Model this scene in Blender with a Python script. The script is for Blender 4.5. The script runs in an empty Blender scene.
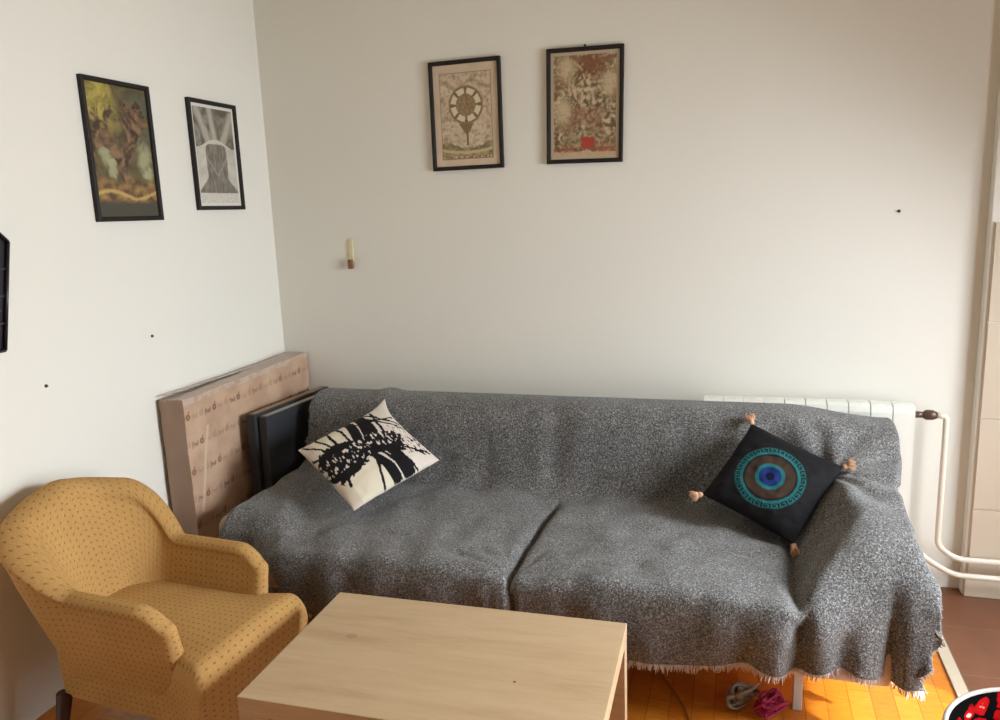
import bpy, bmesh, math, random
from mathutils import Vector, Matrix, noise, Euler
random.seed(7)
SC = bpy.context.scene
COL = SC.collection
PI = math.pi

# ------------------------------------------------------------------ helpers
def sm(a, b, x):
    t = min(1.0, max(0.0, (x - a) / (b - a))) if b != a else float(x > a)
    return t * t * (3 - 2 * t)
def mixc(a, b, t):
    return tuple(a[i] * (1 - t) + b[i] * t for i in range(3))
def s2l(c):
    return tuple((v / 255) ** 2.2 for v in c)
def nz(x, y, z=0.0):
    return noise.noise(Vector((x, y, z)))
def fbm(x, y, z=0.0, o=4):
    v, a, f = 0, 1, 1
    for i in range(o):
        v += a * nz(x * f, y * f, z + i * 7.3); a *= .5; f *= 2.05
    return v

def tag(o, label=None, cat=None, group=None, kind=None):
    if label: o['label'] = label
    if cat: o['category'] = cat
    if group: o['group'] = group
    if kind: o['kind'] = kind
    return o
def empty(name, loc, label, cat, rz=0, group=None):
    o = bpy.data.objects.new(name, None); COL.objects.link(o)
    o.location = loc; o.rotation_euler = (0, 0, rz); o.empty_display_size = .05
    return tag(o, label, cat, group)
def link(name, me, mat, parent=None, label=None):
    o = bpy.data.objects.new(name, me); COL.objects.link(o)
    if mat: me.materials.append(mat)
    if parent: o.parent = parent
    if label: o['label'] = label
    return o
def from_bm(name, bm, mat, parent=None, smooth=False, label=None):
    bmesh.ops.recalc_face_normals(bm, faces=bm.faces)
    me = bpy.data.meshes.new(name); bm.to_mesh(me); bm.free()
    if smooth:
        for p in me.polygons: p.use_smooth = True
    return link(name, me, mat, parent, label)
def bbox(bm, x0, x1, y0, y1, z0, z1, bev=0.0, seg=2, mat=None):
    r = bmesh.ops.create_cube(bm, size=1)
    vs = r['verts']
    for v in vs:
        v.co = Vector(((x0 + x1) / 2 + v.co.x * (x1 - x0), (y0 + y1) / 2 + v.co.y * (y1 - y0), (z0 + z1) / 2 + v.co.z * (z1 - z0)))
    if mat: 
        for v in vs: v.co = mat @ v.co
    if bev > 0:
        es = list({e for v in vs for e in v.link_edges})
        r2 = bmesh.ops.bevel(bm, geom=es, offset=bev, segments=seg, affect='EDGES', profile=.5)
def box(name, dims, mat, parent=None, bev=0.0, seg=2, smooth=False, label=None):
    bm = bmesh.new(); bbox(bm, *dims, bev=bev, seg=seg)
    return from_bm(name, bm, mat, parent, smooth, label)
def tube(bm, pts, r, n=10, cap=True):
    pts = [Vector(p) for p in pts]
    rs = r if isinstance(r, (list, tuple)) else [r] * len(pts)
    rings = []; prev = None
    for i, p in enumerate(pts):
        d = (pts[min(i + 1, len(pts) - 1)] - pts[max(i - 1, 0)]).normalized()
        if prev is None:
            a = d.orthogonal().normalized()
        else:
            a = (prev - d * prev.dot(d)).normalized()
        prev = a; b = d.cross(a)
        rings.append([bm.verts.new(p + (a * math.cos(2 * PI * k / n) + b * math.sin(2 * PI * k / n)) * rs[i]) for k in range(n)])
    for i in range(len(rings) - 1):
        for k in range(n):
            bm.faces.new((rings[i][k], rings[i][(k + 1) % n], rings[i + 1][(k + 1) % n], rings[i + 1][k]))
    if cap:
        bm.faces.new(rings[0][::-1]); bm.faces.new(rings[-1])
def smooth_path(pts, n=8):
    pts = [Vector(p) for p in pts]; out = []
    for i in range(len(pts) - 1):
        p0 = pts[max(i - 1, 0)]; p1 = pts[i]; p2 = pts[i + 1]; p3 = pts[min(i + 2, len(pts) - 1)]
        for k in range(n):
            t = k / n
            out.append(.5 * ((2 * p1) + (p2 - p0) * t + (2 * p0 - 5 * p1 + 4 * p2 - p3) * t * t + (3 * p1 - p0 - 3 * p2 + p3) * t ** 3))
    out.append(pts[-1]); return out
def fillet(pts, r, n=6):
    pts = [Vector(p) for p in pts]; out = [pts[0]]
    for i in range(1, len(pts) - 1):
        a = (pts[i - 1] - pts[i]); b = (pts[i + 1] - pts[i])
        q = min(r, a.length * .45, b.length * .45)
        A = pts[i] + a.normalized() * q; B = pts[i] + b.normalized() * q
        for k in range(n + 1):
            t = k / n
            out.append(A * (1 - t) ** 2 + pts[i] * 2 * t * (1 - t) + B * t * t)
    out.append(pts[-1]); return out
def setcol(me, cols, name='Col'):
    at = me.color_attributes.new(name, 'FLOAT_COLOR', 'POINT')
    flat = []
    for c in cols: flat += [c[0], c[1], c[2], 1.0]
    at.data.foreach_set('color', flat)

# ------------------------------------------------------------------ materials
class NT:
    def __init__(s, name):
        s.m = bpy.data.materials.new(name); s.m.use_nodes = True
        s.t = s.m.node_tree; s.b = s.t.nodes['Principled BSDF']
    def n(s, typ, **kw):
        nd = s.t.nodes.new(typ)
        for k, v in kw.items():
            if k.startswith('i_'):
                key = k[2:]; key = int(key) if key.isdigit() else key.replace('_', ' ')
                nd.inputs[key].default_value = v
            else: setattr(nd, k, v)
        return nd
    def l(s, a, b): s.t.links.new(a, b)
    def ramp(s, src, stops, interp='LINEAR'):
        r = s.n('ShaderNodeValToRGB'); cr = r.color_ramp; cr.interpolation = interp
        while len(cr.elements) < len(stops): cr.elements.new(.5)
        for e, (p, c) in zip(cr.elements, stops):
            e.position = p; e.color = (*c, 1) if len(c) == 3 else c
        s.l(src, r.inputs[0]); return r.outputs[0]
    def coord(s, which='Object', scale=(1, 1, 1), rot=(0, 0, 0), loc=(0, 0, 0)):
        tc = s.n('ShaderNodeTexCoord'); mp = s.n('ShaderNodeMapping')
        mp.inputs['Scale'].default_value = scale; mp.inputs['Rotation'].default_value = rot; mp.inputs['Location'].default_value = loc
        s.l(tc.outputs[which], mp.inputs[0]); return mp.outputs[0]
    def noise(s, co, scale, detail=4, rough=.5, out='Fac'):
        nd = s.n('ShaderNodeTexNoise'); nd.inputs['Scale'].default_value = scale
        nd.inputs['Detail'].default_value = detail; nd.inputs['Roughness'].default_value = rough
        if co: s.l(co, nd.inputs['Vector'])
        return nd.outputs[out]
    def mix(s, f, a, b, blend='MIX'):
        m = s.n('ShaderNodeMix', data_type='RGBA', blend_type=blend)
        for k, v in ((0, f), (6, a), (7, b)):
            if hasattr(v, 'links') or isinstance(v, bpy.types.NodeSocket): s.l(v, m.inputs[k])
            elif isinstance(v, (int, float)): m.inputs[k].default_value = v
            else: m.inputs[k].default_value = (*v, 1)
        return m.outputs[2]
    def bump(s, h, strength=.3, dist=.01):
        b = s.n('ShaderNodeBump'); b.inputs['Strength'].default_value = strength; b.inputs['Distance'].default_value = dist
        s.l(h, b.inputs['Height']); s.l(b.outputs[0], s.b.inputs['Normal'])
    def set(s, col=None, rough=None, metal=None, spec=None, **k):
        if col is not None:
            if isinstance(col, bpy.types.NodeSocket): s.l(col, s.b.inputs['Base Color'])
            else: s.b.inputs['Base Color'].default_value = (*col, 1)
        if rough is not None: s.b.inputs['Roughness'].default_value = rough
        if metal is not None: s.b.inputs['Metallic'].default_value = metal
        if spec is not None: s.b.inputs['Specular IOR Level'].default_value = spec
        for a, v in k.items(): s.b.inputs[a.replace('_', ' ')].default_value = v
        return s.m

def plain(name, col, rough=.5, var=.06, scale=12, metal=0, spec=.5, bump=0):
    n = NT(name); co = n.coord(); f = n.noise(co, scale, 4)
    c = n.mix(f, tuple(v * (1 - var) for v in col), tuple(min(1, v * (1 + var)) for v in col))
    if bump: n.bump(n.noise(co, scale * 6, 4), bump, .004)
    return n.set(c, rough, metal, spec)

def m_wall(name, c):
    n = NT(name); co = n.coord()
    f = n.noise(co, 1.6, 5, .6); col = n.mix(f, tuple(v * .96 for v in c), tuple(v * 1.02 for v in c))
    n.bump(n.noise(co, 60, 6, .6), .12, .004)
    return n.set(col, .85, spec=.2)
def m_parquet():
    n = NT('orange_parquet'); co = n.coord(rot=(0, 0, PI / 2))
    br = n.n('ShaderNodeTexBrick'); br.offset = .5
    for k, v in (('Scale', 1.0), ('Mortar Size', .001), ('Brick Width', .42), ('Row Height', .07), ('Bias', 0.)): br.inputs[k].default_value = v
    br.inputs['Color1'].default_value = (*s2l((216, 140, 52)), 1); br.inputs['Color2'].default_value = (*s2l((200, 120, 40)), 1)
    br.inputs['Mortar'].default_value = (*s2l((140, 78, 30)), 1)
    n.l(co, br.inputs['Vector'])
    g = n.noise(n.coord(scale=(9, 60, 9), rot=(0, 0, PI / 2)), 2, 5, .6)
    c = n.mix(n.ramp(g, [(.3, (.75, .7, .65)), (.7, (1, 1, 1))]), br.outputs['Color'], br.outputs['Color'])
    c = n.mix(1.0, br.outputs['Color'], n.ramp(g, [(.3, (.8, .74, .66)), (.7, (1.08, 1.06, 1.0))]), 'MULTIPLY')
    return n.set(c, .3, spec=.45)
def m_oak():
    n = NT('pale_oak'); co = n.coord(scale=(.9, 7.5, 7.5))
    f = n.noise(co, 1.6, 6, .62); f2 = n.noise(n.coord(scale=(4, 140, 140)), 3, 4, .6)
    c = n.ramp(f, [(.28, s2l((160, 134, 102))), (.45, s2l((182, 154, 119))), (.6, s2l((189, 162, 128))), (.8, s2l((174, 146, 112)))])
    c = n.mix(.12, c, n.ramp(f2, [(.35, s2l((160, 130, 98))), (.65, s2l((214, 190, 160)))]))
    return n.set(c, .5, spec=.35)
def m_throw():
    n = NT('grey_heather_wool'); co = n.coord()
    a = n.noise(co, 165, 3, .7); b = n.noise(co, 430, 2, .6); c3 = n.noise(co, 9, 4, .6)
    s = n.n('ShaderNodeMath', operation='ADD'); n.l(a, s.inputs[0]); n.l(b, s.inputs[1])
    h = n.n('ShaderNodeMath', operation='MULTIPLY'); h.inputs[1].default_value = .5; n.l(s.outputs[0], h.inputs[0])
    c = n.ramp(h.outputs[0], [(.35, (.014, .0136, .013)), (.46, (.085, .082, .079)), (.54, (.19, .184, .179)), (.66, (.57, .56, .545))])
    c = n.mix(1.0, c, n.ramp(c3, [(.3, (.82, .82, .82)), (.7, (1.1, 1.1, 1.1))]), 'MULTIPLY')
    n.bump(h.outputs[0], .7, .006)
    return n.set(c, .95, spec=.1, Sheen_Weight=.15)
def m_chair():
    n = NT('mustard_dotted_fabric')
    uv = n.n('ShaderNodeTexCoord')
    mp = n.n('ShaderNodeMapping'); mp.inputs['Scale'].default_value = (1 / .0215, 1 / .0215, 1); n.l(uv.outputs['UV'], mp.inputs[0])
    fr = n.n('ShaderNodeVectorMath', operation='FRACTION'); n.l(mp.outputs[0], fr.inputs[0])
    sb = n.n('ShaderNodeVectorMath', operation='SUBTRACT'); sb.inputs[1].default_value = (.5, .5, 0); n.l(fr.outputs[0], sb.inputs[0])
    mu = n.n('ShaderNodeVectorMath', operation='MULTIPLY'); mu.inputs[1].default_value = (1, 1, 0); n.l(sb.outputs[0], mu.inputs[0])
    ln = n.n('ShaderNodeVectorMath', operation='LENGTH'); n.l(mu.outputs[0], ln.inputs[0])
    d = n.ramp(ln.outputs['Value'], [(.10, (1, 1, 1)), (.20, (0, 0, 0))])
    co = n.coord(); f = n.noise(co, 160, 3, .6); g = n.noise(co, 5, 4)
    base = n.mix(f, s2l((164, 126, 76)), s2l((200, 159, 103)))
    base = n.mix(1.0, base, n.ramp(g, [(.3, (.9, .88, .84)), (.7, (1.05, 1.04, 1.0))]), 'MULTIPLY')
    mm = n.n('ShaderNodeMath', operation='MULTIPLY'); mm.inputs[1].default_value = .6; n.l(d, mm.inputs[0])
    c = n.mix(mm.outputs[0], base, s2l((112, 66, 32)))
    n.bump(f, .35, .003)
    return n.set(c, .9, spec=.15)
def m_attr(name, rough=.8, bump=0, spec=.2, coat=0):
    n = NT(name); a = n.n('ShaderNodeAttribute', attribute_name='Col')
    c = a.outputs['Color']
    if bump:
        n.bump(n.noise(n.coord(), 220, 3), bump, .003)
    m = n.set(c, rough, spec=spec)
    if coat: n.b.inputs['Coat Weight'].default_value = coat; n.b.inputs['Coat Roughness'].default_value = .1
    return m
WALL = m_wall('off_white_wall_paint', (.80, .775, .70))
CEIL = m_wall('cream_ceiling_paint', (.75, .67, .49))
DIM = m_wall('fill_cutting_taupe', (.36, .31, .25))  # tone chosen for the unseen front wall to cut fill light
PARQ = m_parquet(); OAK = m_oak(); THROW = m_throw(); CHAIR = m_chair()
BLACKF = plain('black_frame_wood', (.016, .012, .010), .6, .2, spec=.3)
RADW = plain('cream_white_enamel', s2l((228, 228, 218)), .3, .02)
PIPEW = plain('cream_pipe_paint', s2l((222, 216, 200)), .35, .03)
BEIGE = plain('beige_sofa_fabric', s2l((168, 146, 132)), .9, .1, 40, spec=.15, bump=.2)
FRINGE = plain('off_white_fringe_yarn', s2l((205, 192, 184)), .95, .12, 60, spec=.1)
DARKW = plain('dark_chair_wood', s2l((62, 30, 16)), .4, .2)
LEGM = plain('pale_grey_metal', s2l((196, 190, 184)), .35, .04)
BRASS = plain('dull_brass', s2l((96, 78, 66)), .4, .2, metal=.5)
DARKH = plain('dark_screw_hole', (.06, .05, .045), .8)

# ------------------------------------------------------------------ camera
f_, yaw, pitch, roll = 774.2752, .3063, .1889, -.0383
CL = Vector((2.2277, -3.3972, 1.6092))
fw = Vector((-math.sin(yaw) * math.cos(pitch), math.cos(yaw) * math.cos(pitch), -math.sin(pitch)))
r0 = Vector((math.cos(yaw), math.sin(yaw), 0)); u0 = r0.cross(fw)
rr = r0 * math.cos(roll) + u0 * math.sin(roll); uu = -r0 * math.sin(roll) + u0 * math.cos(roll)
cam = bpy.data.cameras.new('camera'); co = bpy.data.objects.new('camera', cam); COL.objects.link(co)
M = Matrix(((rr.x, uu.x, -fw.x, CL.x), (rr.y, uu.y, -fw.y, CL.y), (rr.z, uu.z, -fw.z, CL.z), (0, 0, 0, 1)))
co.matrix_world = M
cam.sensor_fit = 'HORIZONTAL'; cam.sensor_width = 36; cam.lens = f_ * 36 / 1000
cam.clip_start = .02
SC.camera = co

# ------------------------------------------------------------------ setting
XR, YF, ZC = 4.5, -4.7, 2.72
def struct(name, dims_list, mat, parent=None, bev=0):
    bm = bmesh.new()
    for d in dims_list: bbox(bm, *d, bev=bev)
    o = from_bm(name, bm, mat, parent)
    if not parent: o['kind'] = 'structure'
    return o
struct('floor', [(-.15, 2.925, YF - .15, .15, -.1, 0)], PARQ)
def m_tilefloor():
    n = NT('brown_floor_tile'); br = n.n('ShaderNodeTexBrick'); br.offset = 0
    for k, v in (('Scale', 1.0), ('Mortar Size', .003), ('Brick Width', .33), ('Row Height', .33), ('Bias', 0.)): br.inputs[k].default_value = v
    br.inputs['Color1'].default_value = (*s2l((122, 80, 58)), 1); br.inputs['Color2'].default_value = (*s2l((114, 74, 54)), 1)
    br.inputs['Mortar'].default_value = (*s2l((122, 96, 78)), 1); n.l(n.coord(), br.inputs['Vector'])
    c = n.mix(1.0, br.outputs['Color'], n.ramp(n.noise(n.coord(), 6, 5), [(.3, (.85, .85, .85)), (.7, (1.1, 1.1, 1.1))]), 'MULTIPLY')
    return n.set(c, .35)
struct('floor', [(2.925, XR + .15, YF - .15, .15, -.1, 0)], m_tilefloor())
struct('trim_1', [(2.925, 2.965, YF, -.005, 0, .008)], plain('pale_threshold_strip', s2l((190, 178, 156)), .4, .06), bev=.002)
struct('wall_back', [(-.15, XR + .15, 0, .15, 0, ZC)], WALL)
struct('wall_left', [(-.15, 0, YF - .15, 0, 0, ZC)], WALL)
struct('ceiling', [(-.15, XR + .15, YF - .15, .15, ZC, ZC + .1)], CEIL)
# unseen right wall: window placed for side light; shutter added to trim the sun
D0, D1, DZ = -2.37, -1.76, 1.33
struct('wall_right', [(XR, XR + .15, YF - .15, D0, 0, ZC), (XR, XR + .15, D1, 0, 0, ZC), (XR, XR + .15, D0, D1, 2.1, ZC)], WALL)
dr = struct('added_shutter', [(XR + .05, XR + .09, D0, D1, DZ, 2.1)], plain('white_added_shutter', (.75, .74, .7), .5))  # unseen shutter, added to cap the height of the sunbeam
struct('door_frame', [(XR - .01, XR + .02, D0 - .05, D0, 0, 2.15), (XR - .01, XR + .02, D1, D1 + .05, 0, 2.15), (XR - .01, XR + .02, D0, D1, 2.1, 2.15)], RADW, dr)
struct('wall_front', [(-.15, XR, YF - .15, YF, 0, ZC)], DIM)
# unseen opaque curtain added over window_1, solid wall behind, backing the daylight lamp
W0, W1, WZ0, WZ1 = -1.70, -.75, .85, 2.05
bm = bmesh.new(); cols = []
for i in range(121):
    y = W0 - .05 + (W1 - W0 + .1) * i / 120
    xx = XR - .06 + .02 * math.sin(y * 60)
    cols.append((bm.verts.new((xx, y, WZ0 - .05)), bm.verts.new((xx, y, WZ1 + .05))))
for a, b in zip(cols, cols[1:]): bm.faces.new((a[0], b[0], b[1], a[1]))
win = struct('window_1', [(XR - .02, XR, W0, W0 + .06, WZ0, WZ1), (XR - .02, XR, W1 - .06, W1, WZ0, WZ1), (XR - .02, XR, W0, W1, WZ0, WZ0 + .06), (XR - .02, XR, W0, W1, WZ1 - .06, WZ1), (XR - .02, XR, -1.25, -1.19, WZ0, WZ1)], RADW)
cu = from_bm('added_curtain', bm, plain('white_opaque_curtain', (.85, .85, .83), .9), win, True)

# pillar on the right with tile cladding
PX, PY = 3.113, -.05
pil = struct('wall_pillar', [(PX, XR, PY, 0, 0, ZC)], WALL, bev=.004)
TILE = plain('beige_wall_tile', s2l((205, 190, 170)), .25, .05, 5)
bm = bmesh.new()
zs = [.085, .374, .746, 1.126, 1.503]
bbox(bm, PX + .012, XR - .001, PY - .006, PY + .001, .085, 1.503)
grout = from_bm('grout', bm, plain('pale_grout', s2l((226, 218, 204)), .7), pil)
bm = bmesh.new()
for a, b in zip(zs, zs[1:]):
    x = PX + .014
    while x < XR - .05:
        bbox(bm, x, min(x + .37, XR - .004), PY - .012, PY - .004, a + .0025, b - .0025, bev=.0015); x += .375
from_bm('tile_cladding', bm, TILE, pil)
bb = struct('baseboard_right', [(PX + .005, XR - .001, PY - .016, PY - .0, 0, .083)], plain('cream_skirting', s2l((205, 192, 170)), .4), bev=.003)

# ------------------------------------------------------------------ small wall things
def hole(loc, axis, label):
    bm = bmesh.new()
    bmesh.ops.create_cone(bm, cap_ends=True, segments=14, radius1=.0062, radius2=.0045, depth=.006)
    rot = Matrix.Rotation(PI / 2, 4, 'X') if axis == 'y' else Matrix.Rotation(PI / 2, 4, 'Y')
    bmesh.ops.transform(bm, matrix=rot, verts=bm.verts)
    o = from_bm('screw', bm, DARKH, None, True); o.location = loc
    tag(o, label, 'screw')
hole((2.808, -.003, 1.554), 'y', 'small dark screw in back wall high above the radiator')
hole((.003, -1.425, 1.092), 'x', 'small dark screw in left wall above the armchair')
hole((.003, -.912, 1.178), 'x', 'small dark screw in left wall above the wrapped cardboard parcel')
hk = empty('wall_hook', (.422, 0, 1.44), 'small cream wall hook with brown lower end on back wall left of the wheel print', 'hook')
box('back_plate', (-.011, .011, -.008, 0, -.045, .07), plain('yellowed_cream_plastic', s2l((214, 204, 160)), .5), hk, .003)
bm = bmesh.new(); bbox(bm, -.012, .012, -.028, -.008, -.075, -.03, .004)
from_bm('peg', bm, plain('brown_peg', s2l((128, 92, 62)), .5), hk, label='brown peg')

# black rack at the left edge
rk = empty('wall_rack', (0, -1.714, 1.24), 'black wall-mounted rack with a cut upper corner at left edge', 'rack')
bm = bmesh.new()
out = [(.20, .0), (.145, .0), (.0, .0)]
prof = [(-.15, 0), (.147, 0), (.215, .335), (.13, .42), (-.15, .42)]
for x0, x1, sc in ((.001, .012, 1.0),):
    a = [bm.verts.new((x0, p[0], p[1])) for p in prof]; b = [bm.verts.new((x1, p[0], p[1])) for p in prof]
    bm.faces.new(a); bm.faces.new(b)
    for i in range(5): bm.faces.new((a[i], a[(i + 1) % 5], b[(i + 1) % 5], b[i]))
RK = plain('black_lacquer', (.012, .008, .012), .35)
from_bm('back_panel', bm, RK, rk)
bm = bmesh.new()
for i in range(5):
    p, q = prof[i], prof[(i + 1) % 5]
    tube(bm, [(.018, p[0], p[1]), (.018, q[0], q[1])], .006, 8)
from_bm('rim', bm, RK, rk, True)
for k in range(1, 5):
    z = .42 * k / 5
    y1 = .147 + (.215 - .147) * z / .335 if z < .335 else .13
    bm = bmesh.new(); bbox(bm, .012, .019, -.15, y1 - .006, z - .002, z + .002)
    from_bm('rail', bm, plain('dark_grey_rail', (.05, .04, .05), .4), rk)

# ------------------------------------------------------------------ pictures
def paint_plane(name, w, h, nx, ny, fn, mat, parent, y=-.004):
    vs, fs, cols = [], [], []
    for j in range(ny + 1):
        for i in range(nx + 1):
            u, v = i / nx, j / ny
            vs.append(((u - .5) * w, y, (v - .5) * h)); cols.append(mixc(fn(u, v), s2l((140, 128, 108)), .12))  # veil of glass haze blended into every print colour
    for j in range(ny):
        for i in range(nx):
            a = j * (nx + 1) + i; fs.append((a, a + 1, a + nx + 2, a + nx + 1))
    me = bpy.data.meshes.new(name); me.from_pydata(vs, [], fs); me.update(); setcol(me, cols)
    return link(name, me, mat, parent)
PRINT = m_attr('printed_paper', .45, spec=.3)
def seg_d(px, py, ax, ay, bx, by):
    dx, dy = bx - ax, by - ay; t = max(0, min(1, ((px - ax) * dx + (py - ay) * dy) / (dx * dx + dy * dy)))
    return math.hypot(px - ax - dx * t, py - ay - dy * t)
rnd = random.Random(3)
br1 = []
def grow(x, y, a, L, w, d):
    x2, y2 = x + math.cos(a) * L, y + math.sin(a) * L
    br1.append((x, y, x2, y2, w))
    if d > 0:
        for k in range(2 + (d > 2)):
            grow(x2, y2, a + rnd.uniform(-.95, .95), L * rnd.uniform(.62, .85), w * .66, d - 1)
grow(.52, .2, PI / 2 + .06, .36, .17, 5)
def art_tree(u, v):
    X, Y = u, v * 1.5
    w1 = fbm(u * 3, v * 4, 1); w2 = fbm(u * 9 + w1 * 2, v * 11, 4)
    c = mixc(s2l((70, 62, 44)), s2l((104, 92, 62)), min(1, max(0, .5 + w2)))
    d = math.hypot(u - .2, (v - .87) * 1.3)
    c = mixc(c, mixc(s2l((128, 116, 52)), s2l((186, 168, 84)), min(1, max(0, .5 + w2))), sm(.38, .1, d + .1 * w1))
    c = mixc(c, s2l((86, 90, 74)), sm(.3, .1, math.hypot(u - .85, (v - .75))))
    for cx, cy, rr_ in ((.22, .5, .14), (.85, .45, .16), (.9, .33, .1), (.3, .38, .1)):
        c = mixc(c, s2l((172, 170, 132)), .8 * sm(rr_, rr_ * .3, math.hypot(u - cx, (v - cy) * .9) + .06 * w2))
    m = 1e9
    for ax, ay, bx, by, w in br1:
        m = min(m, seg_d(X + .03 * w1, Y + .02 * w2, ax, ay, bx, by) - w * .5)
    c = mixc(c, mixc(s2l((52, 36, 26)), s2l((140, 110, 82)), min(1, max(0, .45 + 1.2 * w2))), sm(.012, 0, m))
    if v < .32:
        g = fbm(u * 7, v * 16, 9)
        c = mixc(c, mixc(s2l((84, 62, 42)), s2l((160, 124, 74)), min(1, max(0, .4 + g))), sm(.32, .22, v + .05 * w1))
    rl = abs(v - (.17 + .03 * math.sin(u * 7)))
    c = mixc(c, s2l((206, 172, 104)), .8 * sm(.025, .008, rl + .015 * abs(w2)))
    if v < .13: c = mixc(c, s2l((62, 62, 56)), sm(.13, .09, v + .02 * w1))
    return c
def art_trunk(u, v):
    if u < .05 or u > .95 or v < .03 or v > .965: return s2l((226, 222, 212))
    if v < .13:
        return s2l((214, 210, 200)) if nz(u * 60, v * 90) < .25 else s2l((176, 170, 160))
    w = fbm(u * 6, v * 10, 2); f = fbm(u * 30, v * 8, 5)
    bg = mixc(s2l((186, 182, 170)), s2l((206, 202, 190)), .5 + w)
    half = .24 + .22 * sm(.32, .13, v) ** 1.5 + .02 * w
    c = bg
    if v < .62 and abs(u - .5) < half:
        c = mixc(s2l((98, 92, 84)), s2l((138, 130, 120)), min(1, max(0, .5 + f + .4 * w)))
        if abs(v - (.30 + abs(u - .5) * .8)) < .015: c = s2l((150, 144, 134))
    if v >= .58:
        edge = .60 + .05 * math.cos((u - .5) * 6)
        if v > edge - .02 * w:
            c = mixc(s2l((84, 78, 70)), s2l((146, 140, 128)), min(1, max(0, .45 + 1.1 * w + .3 * f)))
            for ax, ay, bx, by in ((.12, .96, .36, .62), (.92, .9, .66, .62), (.42, .95, .5, .64)):
                c = mixc(c, s2l((190, 184, 170)), .75 * sm(.085, .02, seg_d(u, v, ax, ay, bx, by) + .03 * w))
        if abs(v - edge) < .014: c = s2l((206, 200, 186))
    return c
def art_wheel(u, v):
    pap = mixc(s2l((206, 184, 158)), s2l((218, 198, 172)), .5 + fbm(u * 4, v * 6, 3))
    if u < .1 or u > .9 or v < .07 or v > .92: return pap
    if min(u - .1, .9 - u, v - .07, .92 - v) < .012: return s2l((146, 124, 92))
    g = fbm(u * 9, v * 13, 8); h = fbm(u * 26, v * 34, 11)
    c = mixc(pap, s2l((156, 134, 106)), min(1, max(0, .22 + .7 * g + .8 * h)))
    c = mixc(c, s2l((142, 120, 84)), .5 * sm(.03, .0, abs(v - .80 - .04 * math.sin(u * 13))))
    x, y = (u - .5) , (v - .60) * 1.41
    r = math.hypot(x, y); a = math.atan2(y, x)
    if r < .27:
        c = s2l((122, 98, 68))
        if .155 < r < .235:
            k = (a / (2 * PI) * 8) % 1
            c = s2l((222, 210, 178)) if .13 < k < .87 else c
        elif r <= .155: c = mixc(s2l((128, 104, 74)), s2l((160, 136, 100)), min(1, max(0, .5 + h)))
        elif r > .25: c = s2l((150, 126, 92))
    if .32 < v < .42 and abs(u - .5) < .12 * (v - .30) / .12: c = s2l((126, 102, 72))
    if .2 < v <= .34 and abs(u - .51) < .018: c = s2l((112, 90, 62))
    hill = .21 + .03 * math.sin(u * 9) + .02 * g
    if v < hill: c = mixc(s2l((118, 106, 74)), s2l((172, 152, 112)), min(1, max(0, .5 + g + .5 * h)))
    if abs(v - (.135 + .2 * (u - .5) ** 2)) < .014 : c = s2l((196, 182, 136))
    if v < .095: c = s2l((138, 96, 66)) if h > -.1 else pap
    return c
def art_red(u, v):
    if u < .045 or u > .955 or v < .035 or v > .965: return s2l((186, 170, 146))
    w = fbm(u * 5, v * 7, 21); f = fbm(u * 20 + w, v * 27, 5) * 1.15; r_ = fbm(u * 3.2 + 5, v * 4, 8)
    c = mixc(s2l((100, 80, 56)), s2l((206, 184, 148)), min(1, max(0, .42 + 1.0 * f + .35 * w)))
    c = mixc(c, s2l((138, 88, 64)), .55 * sm(.0, .4, r_ + .3 * f))
    c = mixc(c, s2l((116, 112, 76)), .5 * sm(.5, .1, v) * sm(-.1, .3, w))
    d = math.hypot(u - .56, (v - .88) * 1.4)
    c = mixc(c, s2l((118, 70, 46)), .85 * sm(.2, .1, d + .1 * f))
    for ax, ay, bx, by in ((.5, .88, .9, .93), (.6, .84, .95, .80), (.55, .9, .3, .95)):
        c = mixc(c, s2l((124, 82, 56)), .8 * sm(.035, .012, seg_d(u, v, ax, ay, bx, by)))
    for cx, cy in ((.22, .84), (.88, .72), (.2, .45)):
        c = mixc(c, s2l((214, 194, 158)), .7 * sm(.14, .05, math.hypot(u - cx, v - cy) + .1 * f))
    if abs(u - .55) < .1 + .03 * f and abs(v - .15) < .05 + .03 * w: c = s2l((170, 58, 50))
    if v < .085 + .02 * w: c = mixc(c, s2l((206, 178, 140)), .7)
    if .07 < v < .11 and abs(u - .5) > .1 and f > -.1: c = s2l((160, 84, 64))
    return c
def picture(label, art, w, h, loc, rot, rolla=0, depth=.018, nail=False):
    e = empty('picture_frame', loc, label, 'picture')
    e.rotation_euler = Euler((0, rolla, rot), 'XYZ')
    fwid = .017
    bm = bmesh.new()
    # mitred frame: four sides lofted round the picture
    o = [(-w / 2, -h / 2), (w / 2, -h / 2), (w / 2, h / 2), (-w / 2, h / 2)]
    prof = [(0, 0), (0, -depth), (fwid * .3, -depth - .002), (fwid * .8, -depth + .001), (fwid, -depth + .006), (fwid, 0)]
    rings = []
    for (x, z) in o:
        sx, sz = (1 if x < 0 else -1), (1 if z < 0 else -1)
        rings.append([bm.verts.new((x + sx * p[0], p[1], z + sz * p[0])) for p in prof])
    for i in range(4):
        a, b = rings[i], rings[(i + 1) % 4]
        for k in range(len(prof)):
            bm.faces.new((a[k], b[k], b[(k + 1) % len(prof)], a[(k + 1) % len(prof)]))
    from_bm('frame', bm, BLACKF, e)
    paint_plane('print', w - 2 * fwid + .002, h - 2 * fwid + .002, 96, 140, art, PRINT, e, y=-.008)
    box('backing_board', (-w / 2 + fwid, w / 2 - fwid, -.006, -.001, -h / 2 + fwid, h / 2 - fwid), plain('brown_hardboard', s2l((120, 90, 60)), .8), e)
    if nail:
        bm = bmesh.new(); tube(bm, [(0, 0, h / 2 + .006), (0, -.014, h / 2 + .006)], .004, 8)
        from_bm('hanger', bm, BLACKF, e, True)
    return e
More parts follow.
